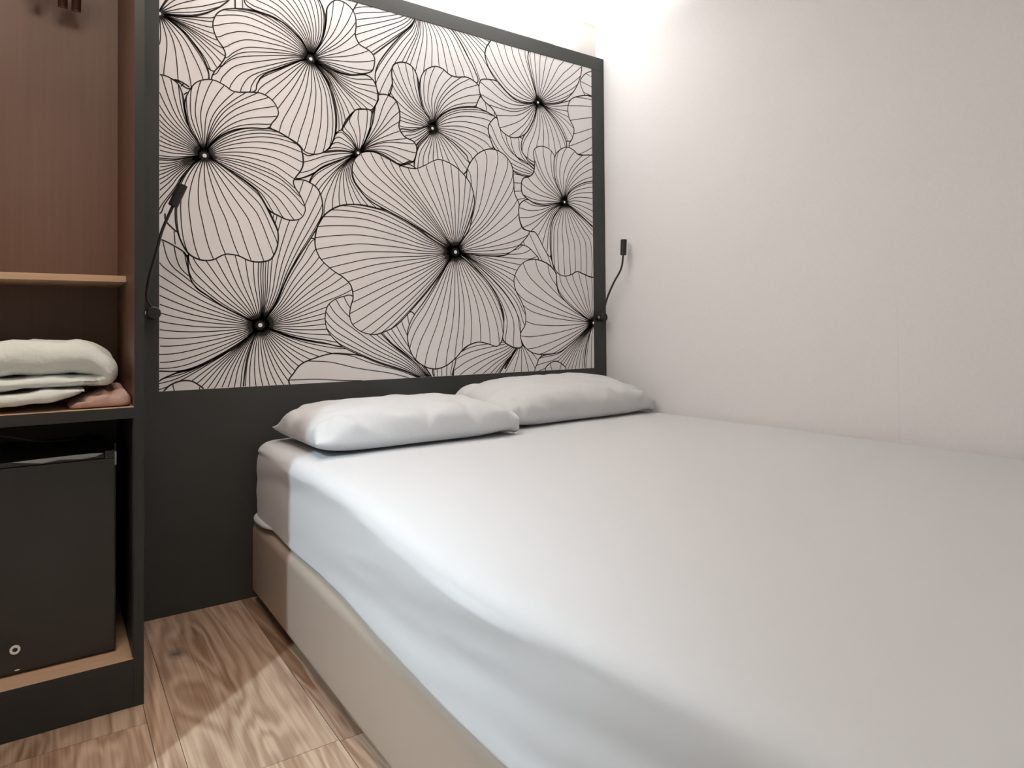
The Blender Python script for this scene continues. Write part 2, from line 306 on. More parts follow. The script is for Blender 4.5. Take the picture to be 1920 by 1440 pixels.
def catmull(pts, sub=6, closed=False):
    """smooth curve through points (any dimension)"""
    P = [Vector(p) for p in pts]; n = len(P); out = []
    rng = range(n if closed else n-1)
    for i in rng:
        p1, p2 = P[i], P[(i+1) % n]
        p0 = P[(i-1) % n] if closed or i > 0 else p1*2-p2
        p3 = P[(i+2) % n] if closed or i+2 < n else p2*2-p1
        for k in range(sub):
            t = k/sub
            out.append(0.5*((2*p1)+(p2-p0)*t+(2*p0-5*p1+4*p2-p3)*t*t+(3*p1-p0-3*p2+p3)*t**3))
    if not closed: out.append(P[-1])
    return out

def nz(x, y, z=0.0): return noise.noise(Vector((x, y, z)))

# ---------------------------------------------------------------- materials
def wallpaper(name, c, seam=False):
    m = mat(name, c, rough=0.85, spec=0.2)
    nt = m.node_tree; N = nt.nodes; L = nt.links; b = N['Principled BSDF']
    tc = N.new('ShaderNodeTexCoord')
    outs = []
    for s in ((1, 60, 700), (1, 700, 60)):
        mp = N.new('ShaderNodeMapping'); mp.inputs['Scale'].default_value = s; L.new(tc.outputs['Object'], mp.inputs['Vector'])
        n = N.new('ShaderNodeTexNoise'); n.inputs['Scale'].default_value = 1.0; n.inputs['Detail'].default_value = 2; L.new(mp.outputs[0], n.inputs['Vector']); outs.append(n.outputs['Fac'])
    a = N.new('ShaderNodeMath'); a.operation = 'ADD'; L.new(outs[0], a.inputs[0]); L.new(outs[1], a.inputs[1])
    r = N.new('ShaderNodeMapRange'); r.inputs[1].default_value = 0.6; r.inputs[2].default_value = 1.4; r.inputs[3].default_value = 0.955; r.inputs[4].default_value = 1.045
    L.new(a.outputs[0], r.inputs[0])
    val = r.outputs[0]
    if seam:   # butt joint between two strips of wallpaper
        sp = N.new('ShaderNodeSeparateXYZ'); L.new(tc.outputs['Object'], sp.inputs[0])
        d = N.new('ShaderNodeMath'); d.operation = 'ADD'; d.inputs[1].default_value = 1.357; L.new(sp.outputs[1], d.inputs[0])
        ab = N.new('ShaderNodeMath'); ab.operation = 'ABSOLUTE'; L.new(d.outputs[0], ab.inputs[0])
        rr = N.new('ShaderNodeMapRange'); rr.inputs[1].default_value = 0.0; rr.inputs[2].default_value = 0.004; rr.inputs[3].default_value = 0.955; rr.inputs[4].default_value = 1.0
        L.new(ab.outputs[0], rr.inputs[0])
        zr = N.new('ShaderNodeMapRange'); zr.inputs[1].default_value = 0.80; zr.inputs[2].default_value = 0.98; L.new(sp.outputs[2], zr.inputs[0])
        mxs = N.new('ShaderNodeMath'); mxs.operation = 'MAXIMUM'; L.new(rr.outputs[0], mxs.inputs[0]); L.new(zr.outputs[0], mxs.inputs[1])
        mu = N.new('ShaderNodeMath'); mu.operation = 'MULTIPLY'; L.new(val, mu.inputs[0]); L.new(mxs.outputs[0], mu.inputs[1]); val = mu.outputs[0]
    sx = N.new('ShaderNodeVectorMath'); sx.operation = 'SCALE'; sx.inputs[0].default_value = c[:3]; L.new(val, sx.inputs['Scale']); L.new(sx.outputs[0], b.inputs['Base Color'])
    bp = N.new('ShaderNodeBump'); bp.inputs['Strength'].default_value = 0.25; bp.inputs['Distance'].default_value = 0.0006
    L.new(a.outputs[0], bp.inputs['Height']); L.new(bp.outputs[0], b.inputs['Normal'])
    return m

M_wall = wallpaper('woven_wallpaper', (0.79, 0.78, 0.785, 1), seam=True)
M_paint = mat('white_paint', (0.74, 0.71, 0.67, 1), rough=0.8, bump=0.1, bscale=300)
M_ceil = mat('ceiling_paint', (0.80, 0.78, 0.75, 1), rough=0.85, bump=0.1, bscale=300)
M_floor = wood_mat('oak_laminate', (0.18, 0.090, 0.048, 1), (0.50, 0.36, 0.26, 1), rough=0.42, axis='Y', scale=1.0, ringy=1.0, tone_attr=True, contrast=1.15, knot=(-1.862, -0.287, 0))
M_dark = mat('charcoal_laminate', (0.050, 0.052, 0.049, 1), rough=0.6, spec=0.3, var=0.05, vscale=3, bump=0.15, bscale=500)
M_dark2 = mat('charcoal_edge_band', (0.021, 0.022, 0.020, 1), rough=0.45, spec=0.4)
M_black = mat('black_laminate', (0.012, 0.012, 0.011, 1), rough=0.5)
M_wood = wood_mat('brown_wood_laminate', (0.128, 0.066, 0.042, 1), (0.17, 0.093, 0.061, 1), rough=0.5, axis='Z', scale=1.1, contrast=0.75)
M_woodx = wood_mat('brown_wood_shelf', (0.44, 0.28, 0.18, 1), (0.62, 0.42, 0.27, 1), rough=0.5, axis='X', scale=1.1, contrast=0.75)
M_print = mat('mural_paper', (0.83, 0.81, 0.81, 1), rough=0.6, spec=0.3, bump=0.05, bscale=800)
M_ink = mat('mural_ink', (0.022, 0.018, 0.015, 1), rough=0.6, spec=0.3)
M_sheet = mat('white_cotton_sheet', (0.605, 0.61, 0.625, 1), rough=0.85, spec=0.2, sheen=0.15, bump=0.12, bscale=38, bdist=0.003)
M_pillow = mat('white_pillowcase', (0.60, 0.605, 0.615, 1), rough=0.85, spec=0.2, sheen=0.15, bump=0.45, bscale=13, bdist=0.010)
M_vinyl = mat('taupe_leatherette', (0.42, 0.345, 0.285, 1), rough=0.42, spec=0.45, bump=0.25, bscale=420, bdist=0.0006)
M_blackmetal = mat('black_powder_coat', (0.014, 0.012, 0.011, 1), rough=0.45, spec=0.5)
M_chrome = mat('chrome', (0.75, 0.75, 0.74, 1), rough=0.2, metal=1.0)
M_fridge = mat('black_fridge_skin', (0.022, 0.021, 0.020, 1), rough=0.38, spec=0.5, bump=0.2, bscale=700, bdist=0.0005)
M_film_highlight = mat('torn_film_and_highlight', (0.34, 0.37, 0.37, 1), rough=0.25, spec=0.8)  # torn film, and the pale strip painted as a hinge highlight
M_whitering = mat('white_lock_ring', (0.75, 0.75, 0.74, 1), rough=0.35)
M_duvet = mat('pale_green_quilt', (0.68, 0.715, 0.68, 1), rough=0.9, spec=0.15, sheen=0.2, bump=0.6, bscale=34, bdist=0.008)
M_pink = mat('dusty_pink_cloth', (0.46, 0.31, 0.265, 1), rough=0.9, spec=0.15, bump=0.5, bscale=28, bdist=0.008)
M_hanger = mat('dark_stained_wood', (0.07, 0.030, 0.017, 1), rough=0.45, var=0.15)
M_wire = mat('grey_cable', (0.06, 0.06, 0.06, 1), rough=0.5)
M_fill = mat('fill_panel_diffuser', (0.9, 0.9, 0.88, 1), emis=(1, 0.93, 0.82, 1), estr=2.0)  # glowing face of the added fill panel
M_led = mat('led_tape', (0.9, 0.9, 0.9, 1), emis=(1, 0.98, 0.95, 1), estr=3.0)

# ---------------------------------------------------------------- setting
CEIL = 2.366
XL = -3.7; YB = -3.1; YH = 0.057
def slab(name, x0, x1, y0, y1, z0, z1, m):
    o = box(name, x0, x1, y0, y1, z0, z1, m, bev=0); o['kind'] = 'structure'; return o
slab('wall_right', 0.0, 0.1, YB-0.1, YH+0.1, -0.05, CEIL+0.05, M_wall)
slab('wall_head', -2.62, 0.0, YH, YH+0.1, -0.05, CEIL+0.05, M_paint)
slab('wall_left', XL, -2.62, -1.393, YH+0.1, -0.05, CEIL+0.05, M_paint)
slab('wall_passage', XL-0.1, XL, YB-0.1, -1.393, -0.05, CEIL+0.05, M_paint)
slab('wall_back', XL, 0.0, YB-0.1, YB, -0.05, CEIL+0.05, M_paint)
slab('ceiling', XL, 0.0, YB, YH, CEIL, CEIL+0.05, M_ceil)

# floor: every board is a face of its own with its own tone
random.seed(5)
bm = bmesh.new(); tl = bm.faces.layers.float_vector.new('tone')
edges = [-3.72, -3.44, -3.155, -2.87, -2.585, -2.30, -1.967, -1.917, -1.632, -1.347, -1.06, -0.775, -0.49, -0.205, 0.08]
joint0 = {7: -0.945, 6: -1.3, 5: -0.62, 8: -0.95}
for i in range(len(edges)-1):
    x0, x1 = edges[i], edges[i+1]
    j = joint0.get(i, random.uniform(-1.2, 0.1)); ys = [0.16]
    y = j
    while y+1.2 < 0.1: y += 1.2
    while y > YB-0.1: ys.append(y); y -= 1.2
    ys.append(YB-0.1)
    for a, b in zip(ys, ys[1:]):
        g = 0.0006
        f = bm.faces.new([bm.verts.new(v) for v in ((x0+g, b+g, 0), (x1-g, b+g, 0), (x1-g, a-g, 0), (x0+g, a-g, 0))])
        f[tl] = (random.uniform(0.2, 1), random.random(), random.random())
        if i == 7 and a < -0.9 and a > -1.0: f[tl] = (0.95, 0.3, 0.6)
        if i == 7 and b > -1.0: f[tl] = (0.45, 0.62, 0.31)
        if i == 6: f[tl] = (0.85, 0.2, 0.5)
add_box(bm, XL-0.05, 0.1, YB-0.1, 0.16, -0.05, -0.0015, 0, mi=1)
fl = obj('floor', bm, [M_floor, M_black]); fl['kind'] = 'structure'
for p in fl.data.polygons:
    pass

# ---------------------------------------------------------------- headboard
HT = 2.1803
hb = empty('headboard', (-0.98, 0.03, 0)); tag(hb, 'tall charcoal headboard panel with a black and white flower mural, behind the bed', 'headboard')
XF0, XF1 = -1.9635, -0.001; AX0, AX1, AZ0, AZ1 = -1.8731, -0.0757, 0.7084, 2.1198
box('base_panel', XF0, XF1, 0.0, YH-0.001, 0.0, AZ0, M_dark, hb)
box('top_rail', XF0, XF1, 0.0, YH-0.001, AZ1, HT, M_dark, hb, label='narrow charcoal rail over the mural')
box('side_stile', XF0, AX0, 0.0, YH-0.001, AZ0, AZ1, M_dark, hb)
box('side_stile', AX1, XF1, 0.0, YH-0.001, AZ0, AZ1, M_dark, hb)

def resample(P, n):
    P = np.asarray(P, float); d = np.r_[0, np.cumsum(np.hypot(*np.diff(P, axis=0).T))]
    t = np.linspace(0, d[-1], n); return np.c_[np.interp(t, d, P[:, 0]), np.interp(t, d, P[:, 1])]
def pairs(l): return [(l[i]/1000, l[i+1]/1000) for i in range(0, len(l), 2)]
def inside(poly, bb, Q):
    x, y = Q[:, 0], Q[:, 1]; res = np.zeros(len(Q), bool)
    c = (x > bb[0]) & (x < bb[2]) & (y > bb[1]) & (y < bb[3])
    if not c.any(): return res
    xs, ys = x[c], y[c]; r = np.zeros(len(xs), bool); a = poly; b = np.roll(poly, -1, axis=0)
    for (x1, y1), (x2, y2) in zip(a, b):
        if y1 == y2: continue
        k = ((y1 > ys) != (y2 > ys)) & (xs < (x2-x1)*(ys-y1)/(y2-y1)+x1); r ^= k
    res[c] = r; return res

def build_mural():
    pet = []
    for c, s1, o, s2, n in PETALS:
        C = np.array(pairs(c)[0]); S1, O, S2 = pairs(s1), pairs(o), pairs(s2)
        full = [tuple(C)]+S1+O+S2+[tuple(C)]
        sm = np.array([tuple(v[:2]) for v in catmull([(p[0], p[1], 0) for p in full], 8)])
        k1 = len(S1)+1; k2 = len(S1)+len(O)
        side1 = sm[:k1*8+1]; outer = sm[k1*8:k2*8+1]; side2 = sm[k2*8:][::-1]
        poly = sm[:-1]; bb = (poly[:, 0].min(), poly[:, 1].min(), poly[:, 0].max(), poly[:, 1].max())
        pet.append((C, side1, outer, side2, poly, bb, n))
    rib = []   # (points Nx2, widths N, petal index, clip to own petal)
    def nearw(P, C, base, amp, r0):
        r = np.hypot(*(P-C).T); return base+amp*np.clip(1-r/r0, 0, 1)**1.5
    for idx, (C, a, o, b, poly, bb, n) in enumerate(pet):
        big = min(1.3, max(0.55, (bb[2]-bb[0]+bb[3]-bb[1])/1.1))
        out = resample(poly[np.r_[0:len(poly), 0]], max(20, int(len(poly)*1.5)))
        L = np.r_[0, np.cumsum(np.hypot(*np.diff(np.vstack([poly, poly[:1]]), axis=0).T))][-1]
        out = resample(np.vstack([poly, poly[:1]]), int(L/0.005)+4)
        wv = 0.0056*(0.85+0.35*np.array([nz(p[0]*5, p[1]*5, idx) for p in out]))
        rib.append((out, np.maximum(wv, nearw(out, C, 0.0034, 0.006*big, 0.05*big)), idx, False))
        na, nb, no = resample(a, 40), resample(b, 40), resample(o, 400)
        za = (na[:, 0]-C[0])+1j*(na[:, 1]-C[1]); zb = (nb[:, 0]-C[0])+1j*(nb[:, 1]-C[1])
        za = za/za[-1]; zb = zb/zb[-1]
        n = max(2, round(n*0.77))
        for k in range(n):
            t = (k+0.6)/(n+0.2); E = no[int(t*399)]
            ze = (E[0]-C[0])+1j*(E[1]-C[1])
            wgt = t*t*(3-2*t)
            z = ((1-wgt)*za+wgt*zb)*ze
            P = np.c_[C[0]+z.real, C[1]+z.imag]
            Lp = np.hypot(*np.diff(P, axis=0).T).sum(); P = resample(P, int(Lp/0.006)+4)
            rib.append((P, nearw(P, C, 0.0031, 0.0062*big, 0.075*big), idx, True))
    for l, wd in STROKES:
        P = np.array([tuple(v[:2]) for v in catmull([(p[0], p[1], 0) for p in pairs(l)], 5)])
        rib.append((P, np.full(len(P), wd/1000), -99, False))
    bm = bmesh.new()
    v = [bm.verts.new(p) for p in ((AX0, 0.0022, AZ0), (AX1, 0.0022, AZ0), (AX1, 0.0022, AZ1), (AX0, 0.0022, AZ1))]
    bm.faces.new(v)
    add_box(bm, AX0+0.0005, AX1-0.0005, 0.0023, YH-0.002, AZ0+0.0005, AZ1-0.0005, 0)
    Y = 0.0018
    for P, W, idx, own in rib:
        vis = (P[:, 0] > AX0) & (P[:, 0] < AX1) & (P[:, 1] > AZ0) & (P[:, 1] < AZ1)
        if idx != -99:
            for j in range(idx+1, len(pet)):
                if not vis.any(): break
                m_ = inside(pet[j][4], pet[j][5], P); vis &= ~m_
        if own:
            ins = inside(pet[idx][4], pet[idx][5], P); ins[:3] = True; vis &= ins
        T = np.gradient(P, axis=0); T /= np.maximum(np.hypot(*T.T), 1e-9)[:, None]; Nn = np.c_[-T[:, 1], T[:, 0]]
        i = 0
        while i < len(P):
            if not vis[i]: i += 1; continue
            j = i
            while j+1 < len(P) and vis[j+1]: j += 1
            if j > i:
                # reach out to the hidden neighbour a little so that lines meet the outline
                prev = None
                for k in range(i, j+1):
                    hw = W[k]/2; q = P[k]
                    if k == j and j+1 < len(P) and idx != -99: q = P[k]*0.5+P[k+1]*0.5
                    if k == i and i > 0 and idx != -99: q = P[k]*0.5+P[k-1]*0.5
                    cx = lambda val: min(max(val, AX0), AX1); cz = lambda val: min(max(val, AZ0), AZ1)
                    a_ = bm.verts.new((cx(q[0]+Nn[k, 0]*hw), Y, cz(q[1]+Nn[k, 1]*hw))); b_ = bm.verts.new((cx(q[0]-Nn[k, 0]*hw), Y, cz(q[1]-Nn[k, 1]*hw)))
                    if prev:
                        f = bm.faces.new((prev[0], prev[1], b_, a_)); f.material_index = 1
                    prev = (a_, b_)
            i = j+1
    # flower hearts: ragged black star and pale dot
    for cx, cz, s in CENTRES:
        x, z = cx/1000, cz/1000
        if not (AX0-0.02 < x < AX1+0.02): continue
        for rad, yy, mi, ns in ((0.0140*s, 0.0014, 1, 26), (0.0060*s, 0.0010, 0, 16)):
            vs = []
            for k in range(ns):
                rr = rad*(1+(0.35*((k % 2)*2-1) if mi else 0)); an = 2*math.pi*k/ns
                vs.append(bm.verts.new((min(max(x+rr*math.cos(an), AX0), AX1), yy, z+rr*math.sin(an))))
            f = bm.faces.new(vs); f.material_index = mi
    me = bpy.data.meshes.new('flower_mural'); bm.to_mesh(me); bm.free()
    me.materials.append(M_print); me.materials.append(M_ink)
    o = bpy.data.objects.new('flower_mural', me); col.objects.link(o); o.parent = hb
    o.matrix_parent_inverse = Matrix.Translation(-Vector(hb.location))
    o['label'] = 'white mural of large black outline flowers'
build_mural()

# cove strip resting on the headboard's top edge
cv = empty('led_strip', (-1.115, 0.016, HT)); tag(cv, 'white cove light strip lying on top of the headboard, under the ceiling', 'led strip')
box('channel', -1.935, -0.295, 0.003, 0.029, HT, HT+0.006, M_chrome, cv)
box('led_tape', -1.93, -0.30, 0.008, 0.024, HT+0.006, HT+0.0075, M_led, cv, bev=0)

# ---------------------------------------------------------------- reading lamps
def reading_lamp(name, x, z, head, bend, tilt, label):
    r = empty(name, (x, 0.0, z)); tag(r, label, 'lamp', 'flexible reading lamps on the headboard')
    bm = bmesh.new(); tube(bm, [(x, 0, z), (x, -0.012, z)], 0.019, 28); obj('wall_plate', bm, M_blackmetal, r)
    bm = bmesh.new(); tube(bm, [(x, -0.012, z), (x, -0.014, z), (x, -0.046, z), (x, -0.049, z)], [0.016, 0.020, 0.020, 0.017], 28); obj('lamp_body', bm, M_blackmetal, r)
    bm = bmesh.new(); tube(bm, [(x-0.015, -0.032, z), (x-0.0225, -0.032, z)], [0.0074, 0.0062], 12); obj('switch_button', bm, M_chrome, r, label='small chrome switch')
    pts = [Vector((x, -0.038, z+0.012))]+[Vector(p) for p in bend]+[Vector(head)]
    bm = bmesh.new(); tube(bm, catmull(pts, 7), 0.0044, 10); obj('flexible_arm', bm, M_blackmetal, r, smooth=True)
    h = Vector(head); t = Vector(tilt).normalized()
    bm = bmesh.new(); tube(bm, [h-t*0.002, h, h+t*0.068, h+t*0.070], [0.0105, 0.0138, 0.0138, 0.0128], 24); obj('lamp_head', bm, M_blackmetal, r)
    return r
reading_lamp('reading_lamp', -1.893, 0.954, (-1.855, -0.158, 1.272), [(-1.912, -0.052, 1.00), (-1.908, -0.075, 1.06), (-1.892, -0.11, 1.14), (-1.880, -0.13, 1.20)], (0.40, -0.12, 1.0),
    'black flexible reading lamp on the left stile of the headboard, beside the wardrobe')
reading_lamp('reading_lamp', -0.052, 0.945, (-0.040, -0.165, 1.226), [(-0.046, -0.044, 1.00), (-0.040, -0.062, 1.05), (-0.040, -0.100, 1.105), (-0.040, -0.150, 1.165)], (0.03, -0.03, 1.0),
    'black flexible reading lamp in the corner by the right wall')

# ---------------------------------------------------------------- bed
def base_disp(v, d):
    return v
def arcprof(r, zt, zb, rb, n=7, flat=0.0):
    pr = []
    for k in range(n+1):
        a = math.pi/2*k/n; pr.append((rb*(1-math.sin(a)), zb+rb*(1-math.cos(a))))
    for k in range(n+1):
        a = math.pi/2*k/n; pr.append((r*(1-math.cos(a)), zt-r*(1-math.sin(a))))
    return pr
bx = empty('bed_base', (-0.8, -1.05, 0)); tag(bx, 'taupe leatherette box base under the mattress, raised on short feet', 'bed base')
bm = cushion(-1.606, -0.006, -2.20, -0.004, arcprof(0.035, 0.272, 0.026, 0.026, n=8), 0.05, nst=20)
obj('upholstered_box', bm, M_vinyl, bx, smooth=True)
for fx in (-1.40, -0.15):
    for fy in (-0.2, -1.9):
        bm = bmesh.new(); tube(bm, [(fx, fy, 0), (fx, fy, 0.034)], 0.025, 18); obj('foot', bm, M_black, bx)

def mdisp(v, d):
    x, y, z = v
    side = max(0.0, min(1.0, (-1.45-x)/0.12))            # near the open side
    # side bulges out and the upper edge sags along the middle of the bed
    mid = math.exp(-((y+1.5)/0.45)**2)
    v.x -= 0.026*mid*side*min(1.0, max(0.0, (0.55-z)/0.05+0.4))
    edge = max(0.0, min(1.0, (-1.38-x)/0.2)); edge = edge*edge
    zz = max(0.0, min(1.0, (z-0.30)/0.20)); zz = zz*zz*(3-2*zz)
    v.z -= (0.020*mid*edge+0.004*edge)*zz
    if z > 0.50: v.z += 0.0035*nz(x*2.1, y*2.1, 1)+0.0012*nz(x*7, y*5, 4)
    # shallow drag folds running along the side of the sheet
    if z < 0.5:
        v.x -= 0.0075*nz(y*1.1, z*15+y*1.6, 7)*side+0.0022*nz(y*5, z*40+y*6, 3)*side
    if z < 0.30: v.z += 0.005*nz(y*3.1, 0, 5)*side
    v.z += 0.010*min(1, max(0, (x+0.9)/0.9))*max(0, -y/2.0) if z > 0.50 else 0
    return v
prof = arcprof(0.040, 0.532, 0.276, 0.014, n=9)
# extra rings up the side so the folds can form
i = 10; side = [(0.0, 0.293+(0.492-0.293)*k/12) for k in range(1, 12)]
prof = prof[:10]+side+prof[10:]
mt = obj('mattress', cushion(-1.598, -0.004, -2.215, -0.006, prof, 0.075, nst=70, disp=mdisp, inner=40), M_sheet, smooth=True)
tag(mt, 'thick double mattress in a smooth white fitted sheet on the taupe base', 'mattress')
# elastic hem of the fitted sheet, bunched at the head corner
bm = bmesh.new()
pl = catmull([(-1.50, -0.020, 0.284), (-1.555, -0.024, 0.283), (-1.585, -0.040, 0.282), (-1.598, -0.075, 0.280), (-1.601, -0.13, 0.281), (-1.600, -0.20, 0.284), (-1.594, -0.26, 0.288)], 6)
tube(bm, pl, [0.010*math.sin(math.pi*min(1, 0.12+k/len(pl)*0.86))+0.001 for k in range(len(pl))], 10)
obj('sheet_hem', bm, M_sheet, mt, smooth=True)

def pillow(name, loc, lx, ly, h, rotz, rotx, seed, label, mould=None):
    nu, nv = 80, 56; bm = bmesh.new(); G = {}
    rt = Matrix.Rotation(rotz, 3, 'Z') @ Matrix.Rotation(rotx, 3, 'X')
    def shape(u, v, top):
        # slightly concave edges with pointed corners
        px = lx/2*u*(1-0.035*(1-abs(v)**2)*abs(u)**6+0.0); py = ly/2*v*(1-0.045*(1-abs(u)**2)*abs(v)**6)*(1-0.09*abs(u)**7*abs(v)**5)
        f = max(0.0, (1-abs(u)**4.0))**0.46*max(0.0, (1-abs(v)**3.6))**0.46
        if u > 0: f = max(f, 0.0 if abs(v) > 0.999 else 0.30*(1-abs(v)**8)*min(1, max(0, (u-0.9)/0.1)))
        zz = h*f
        w = 0
        if f > 0:
            e = 1-f
            w = 0.014*e*nz(u*2.6+seed, v*2.6, seed)+0.006*(1-e*0.5)*nz(u*5+seed, v*4+u*2, seed+3)
            # pull creases fanning from the ends
            w += 0.014*max(0, abs(u)-0.6)*math.sin(v*9+seed+nz(u*3, v*3, seed)*4)
            w += 0.024*max(0, abs(v)-0.55)*math.sin(u*13+seed*2+nz(u*4, v*2, seed)*5)
        if top: z = 0.30*h+0.70*zz+w*min(1, f*3)
        else: z = 0.30*h*(1-min(1, f*(1.25+2.2*max(0, u-0.8)*5*0.2)))
        if u > 0.9: z += (0.10*h if top else -0.18*h)*(u-0.9)/0.1; px -= 0
        return Vector((px, py, z))
    for s in (1, 0):
        for i in range(nu+1):
            for j in range(nv+1):
                u = math.sin(math.pi/2*(2*i/nu-1)); v = math.sin(math.pi/2*(2*j/nv-1))
                edge = i == 0 or j in (0, nv)
                if edge and s == 0: G[(0, i, j)] = G[(1, i, j)]; continue
                p = shape(u, v, s)
                p = rt @ p + Vector(loc)
                if mould: p = mould(p)
                G[(s, i, j)] = bm.verts.new(p)
    for s in (1, 0):
        for i in range(nu):
            for j in range(nv): bm.faces.new((G[(s, i, j)], G[(s, i+1, j)], G[(s, i+1, j+1)], G[(s, i, j+1)]))
    bm.faces.new([G[(1, nu, j)] for j in range(nv+1)]+[G[(0, nu, j)] for j in range(nv-1, 0, -1)])
    o = obj(name, bm, M_pillow, smooth=True); tag(o, label, 'pillow', 'white pillows at the head of the bed'); return o

def clampz(p):
    p.z = max(p.z, 0.540+0.002*math.sin(p.x*9)); p.y = min(p.y, -0.006); p.x = min(p.x, -0.006)
    return p
pillow('pillow', (-1.192, -0.278, 0.536), 0.705, 0.47, 0.130, 0.02, 0.0, 2.0, 'white pillow nearest the wardrobe, on the left half of the bed head', clampz)
pillow('pillow', (-0.455, -0.205, 0.560), 0.80, 0.37, 0.130, 0.05, 0.17, 5.0, 'white pillow in the corner by the right wall, behind the other', clampz)

# ---------------------------------------------------------------- wardrobe
wd = empty('open_wardrobe', (-2.29, -0.26, 0)); tag(wd, 'open brown wood wardrobe with charcoal front edges, left of the bed', 'wardrobe')
WX0, WX1, WY0, WY1 = -2.615, -1.9645, -0.526, 0.0
T = 0.021
def panel(name, x0, x1, y0, y1, z0, z1, m, edge='y', label=None, emat=None):
    """board whose front edge carries a dark edge band"""
    bm = bmesh.new(); fs = add_box(bm, x0, x1, y0, y1, z0, z1, 0)
    for f in bm.faces:
        if f.calc_center_median().y < y0+1e-4: f.material_index = 1
    return obj(name, bm, [m, emat or M_dark2], wd, label=label)
panel('side_panel', WX1-T, WX1, WY0, WY1, 0.0, CEIL-0.02, M_wood)
panel('side_panel', WX0, WX0+T, WY0, WY1, 0.0, CEIL-0.02, M_wood)
box('back_panel', WX0+T, WX1-T, -0.012, 0.0, 0.118, CEIL-0.02, M_wood, wd)
box('niche_lining', WX0+T, WX1-T, -0.016, -0.012, 0.118, 0.688, M_black, wd, label='black lining behind the fridge')
box('niche_lining', WX1-T-0.003, WX1-T, WY0+0.001, -0.016, 0.118, 0.688, M_black, wd)
panel('shelf', WX0+T, WX1-T, WY0, -0.012, 0.690, 0.716, M_woodx)
box('shelf', WX0+T, WX1-T, -0.302, -0.012, 1.031, 1.048, M_woodx, wd, label='shallow brown upper shelf')
panel('bottom_board', WX0+T, WX1-T, WY0, -0.012, 0.100, 0.114, M_woodx)
box('plinth', WX0+T, WX1-T, WY0, WY0+0.02, 0.0, 0.100, M_dark2, wd)
box('top_panel', WX0+T, WX1-T, WY0, -0.012, CEIL-0.045, CEIL-0.02, M_wood, wd)
bm = bmesh.new(); tube(bm, [(WX0+T, -0.27, 2.05), (WX1-T, -0.27, 2.05)], 0.0125, 18); obj('hanging_rail', bm, M_chrome, wd)

def hanger(x, dz, label):
    r = empty('coat_hanger', (x, -0.27, 2.05)); tag(r, label, 'hanger', 'wooden hangers on the wardrobe rail')
    bm = bmesh.new()
    prof = [(-0.205, 1.790), (-0.195, 1.805), (-0.12, 1.875), (-0.05, 1.935), (0, 1.95), (0.05, 1.935), (0.12, 1.875), (0.195, 1.805), (0.205, 1.790)]
    P = catmull([(x, -0.27+a, b+dz) for a, b in prof], 4)
    tube(bm, P, [0.009+0.003*abs(p.y+0.27)/0.2 for p in P], 12)
    obj('shoulder_bar', bm, M_hanger, r, smooth=True)
    bm = bmesh.new(); hk = [(x, -0.27, 1.95+dz)]+[(x, -0.27+0.0205*math.cos(a), 2.0485+0.0205*math.sin(a)) for a in [math.radians(d) for d in (-90, -40, 0, 45, 90, 135, 175)]]
    hk[1] = (x, -0.27, 1.985+dz*0.5); hk = [hk[0], hk[1]]+hk[3:]
    tube(bm, catmull(hk, 4), 0.0022, 8); obj('hook', bm, M_chrome, r, smooth=True)
hanger(-2.184, 0.056, 'dark wooden coat hanger, leftmost of the three on the wardrobe rail, barely in view')
hanger(-2.125, 0.040, 'dark wooden coat hanger in the middle of the three on the wardrobe rail')
hanger(-2.093, 0.037, 'dark wooden coat hanger nearest the right side panel of the wardrobe')

# folded quilt on the shelf: one long padded layer folded over itself
def layered(name, path, th, y0, y1, m, seed, parent=None, amp=0.004):
    P = catmull([(a, 0, b) for a, b in path], 6); n = len(P); NY = 26; K = 7
    bm = bmesh.new(); rows = []
    # outline loop of the layer section (both skins, rounded ends)
    top, bot = [], []
    for i, p in enumerate(P):
        t = (P[min(i+1, n-1)]-P[max(i-1, 0)]).normalized(); nn = Vector((-t.z, 0, t.x))
        h = th(i/(n-1)) if callable(th) else th[0]+(th[1]-th[0])*i/(n-1)
        e = min(1.0, math.sqrt(max(0.0, 1-(1-min(1, i/4))**2)), math.sqrt(max(0.0, 1-(1-min(1, (n-1-i)/4))**2))) if True else 1
        top.append((p, nn, h/2*max(e, 0.15))); bot.append((p, -nn, h/2*max(e, 0.15)))
    loop = top+bot[::-1]
    for k in range(NY+1):
        f = k/NY; y = y0+(y1-y0)*f
        r = min(1.0, math.sqrt(max(0.0, 1-(1-min(1, (f*NY)/3))**2))); r = max(r, 0.25)
        r2 = min(1.0, math.sqrt(max(0.0, 1-(1-min(1, ((1-f)*NY)/3))**2))); r = min(r, max(r2, 0.25))
        row = []
        for p, nn, h in loop:
            q = p+nn*h*r
            d = amp*nz(q.x*12+seed, y*9, q.z*14+seed)+amp*0.6*nz(q.x*30, y*20, q.z*30+seed)
            row.append(bm.verts.new((q.x+nn.x*d, y+amp*2.5*nz(q.x*9, q.z*9, seed+5), q.z+nn.z*d)))
        rows.append(row)
    m_ = len(loop)
    for a, b in zip(rows, rows[1:]):
        for i in range(m_): bm.faces.new((a[i], a[(i+1) % m_], b[(i+1) % m_], b[i]))
    # end skins: strips between the upper and lower side
    for row in (rows[0], rows[-1]):
        for i in range(n-1):
            bm.faces.new((row[i], row[i+1], row[m_-2-i], row[m_-1-i]))
    return obj(name, bm, m, parent, smooth=True)
SHZ = 0.716
def quilt_th(t):
    k = max(0.0, min(1.0, (t-0.36)/0.30)); return 0.078-0.048*k*k*(3-2*k)
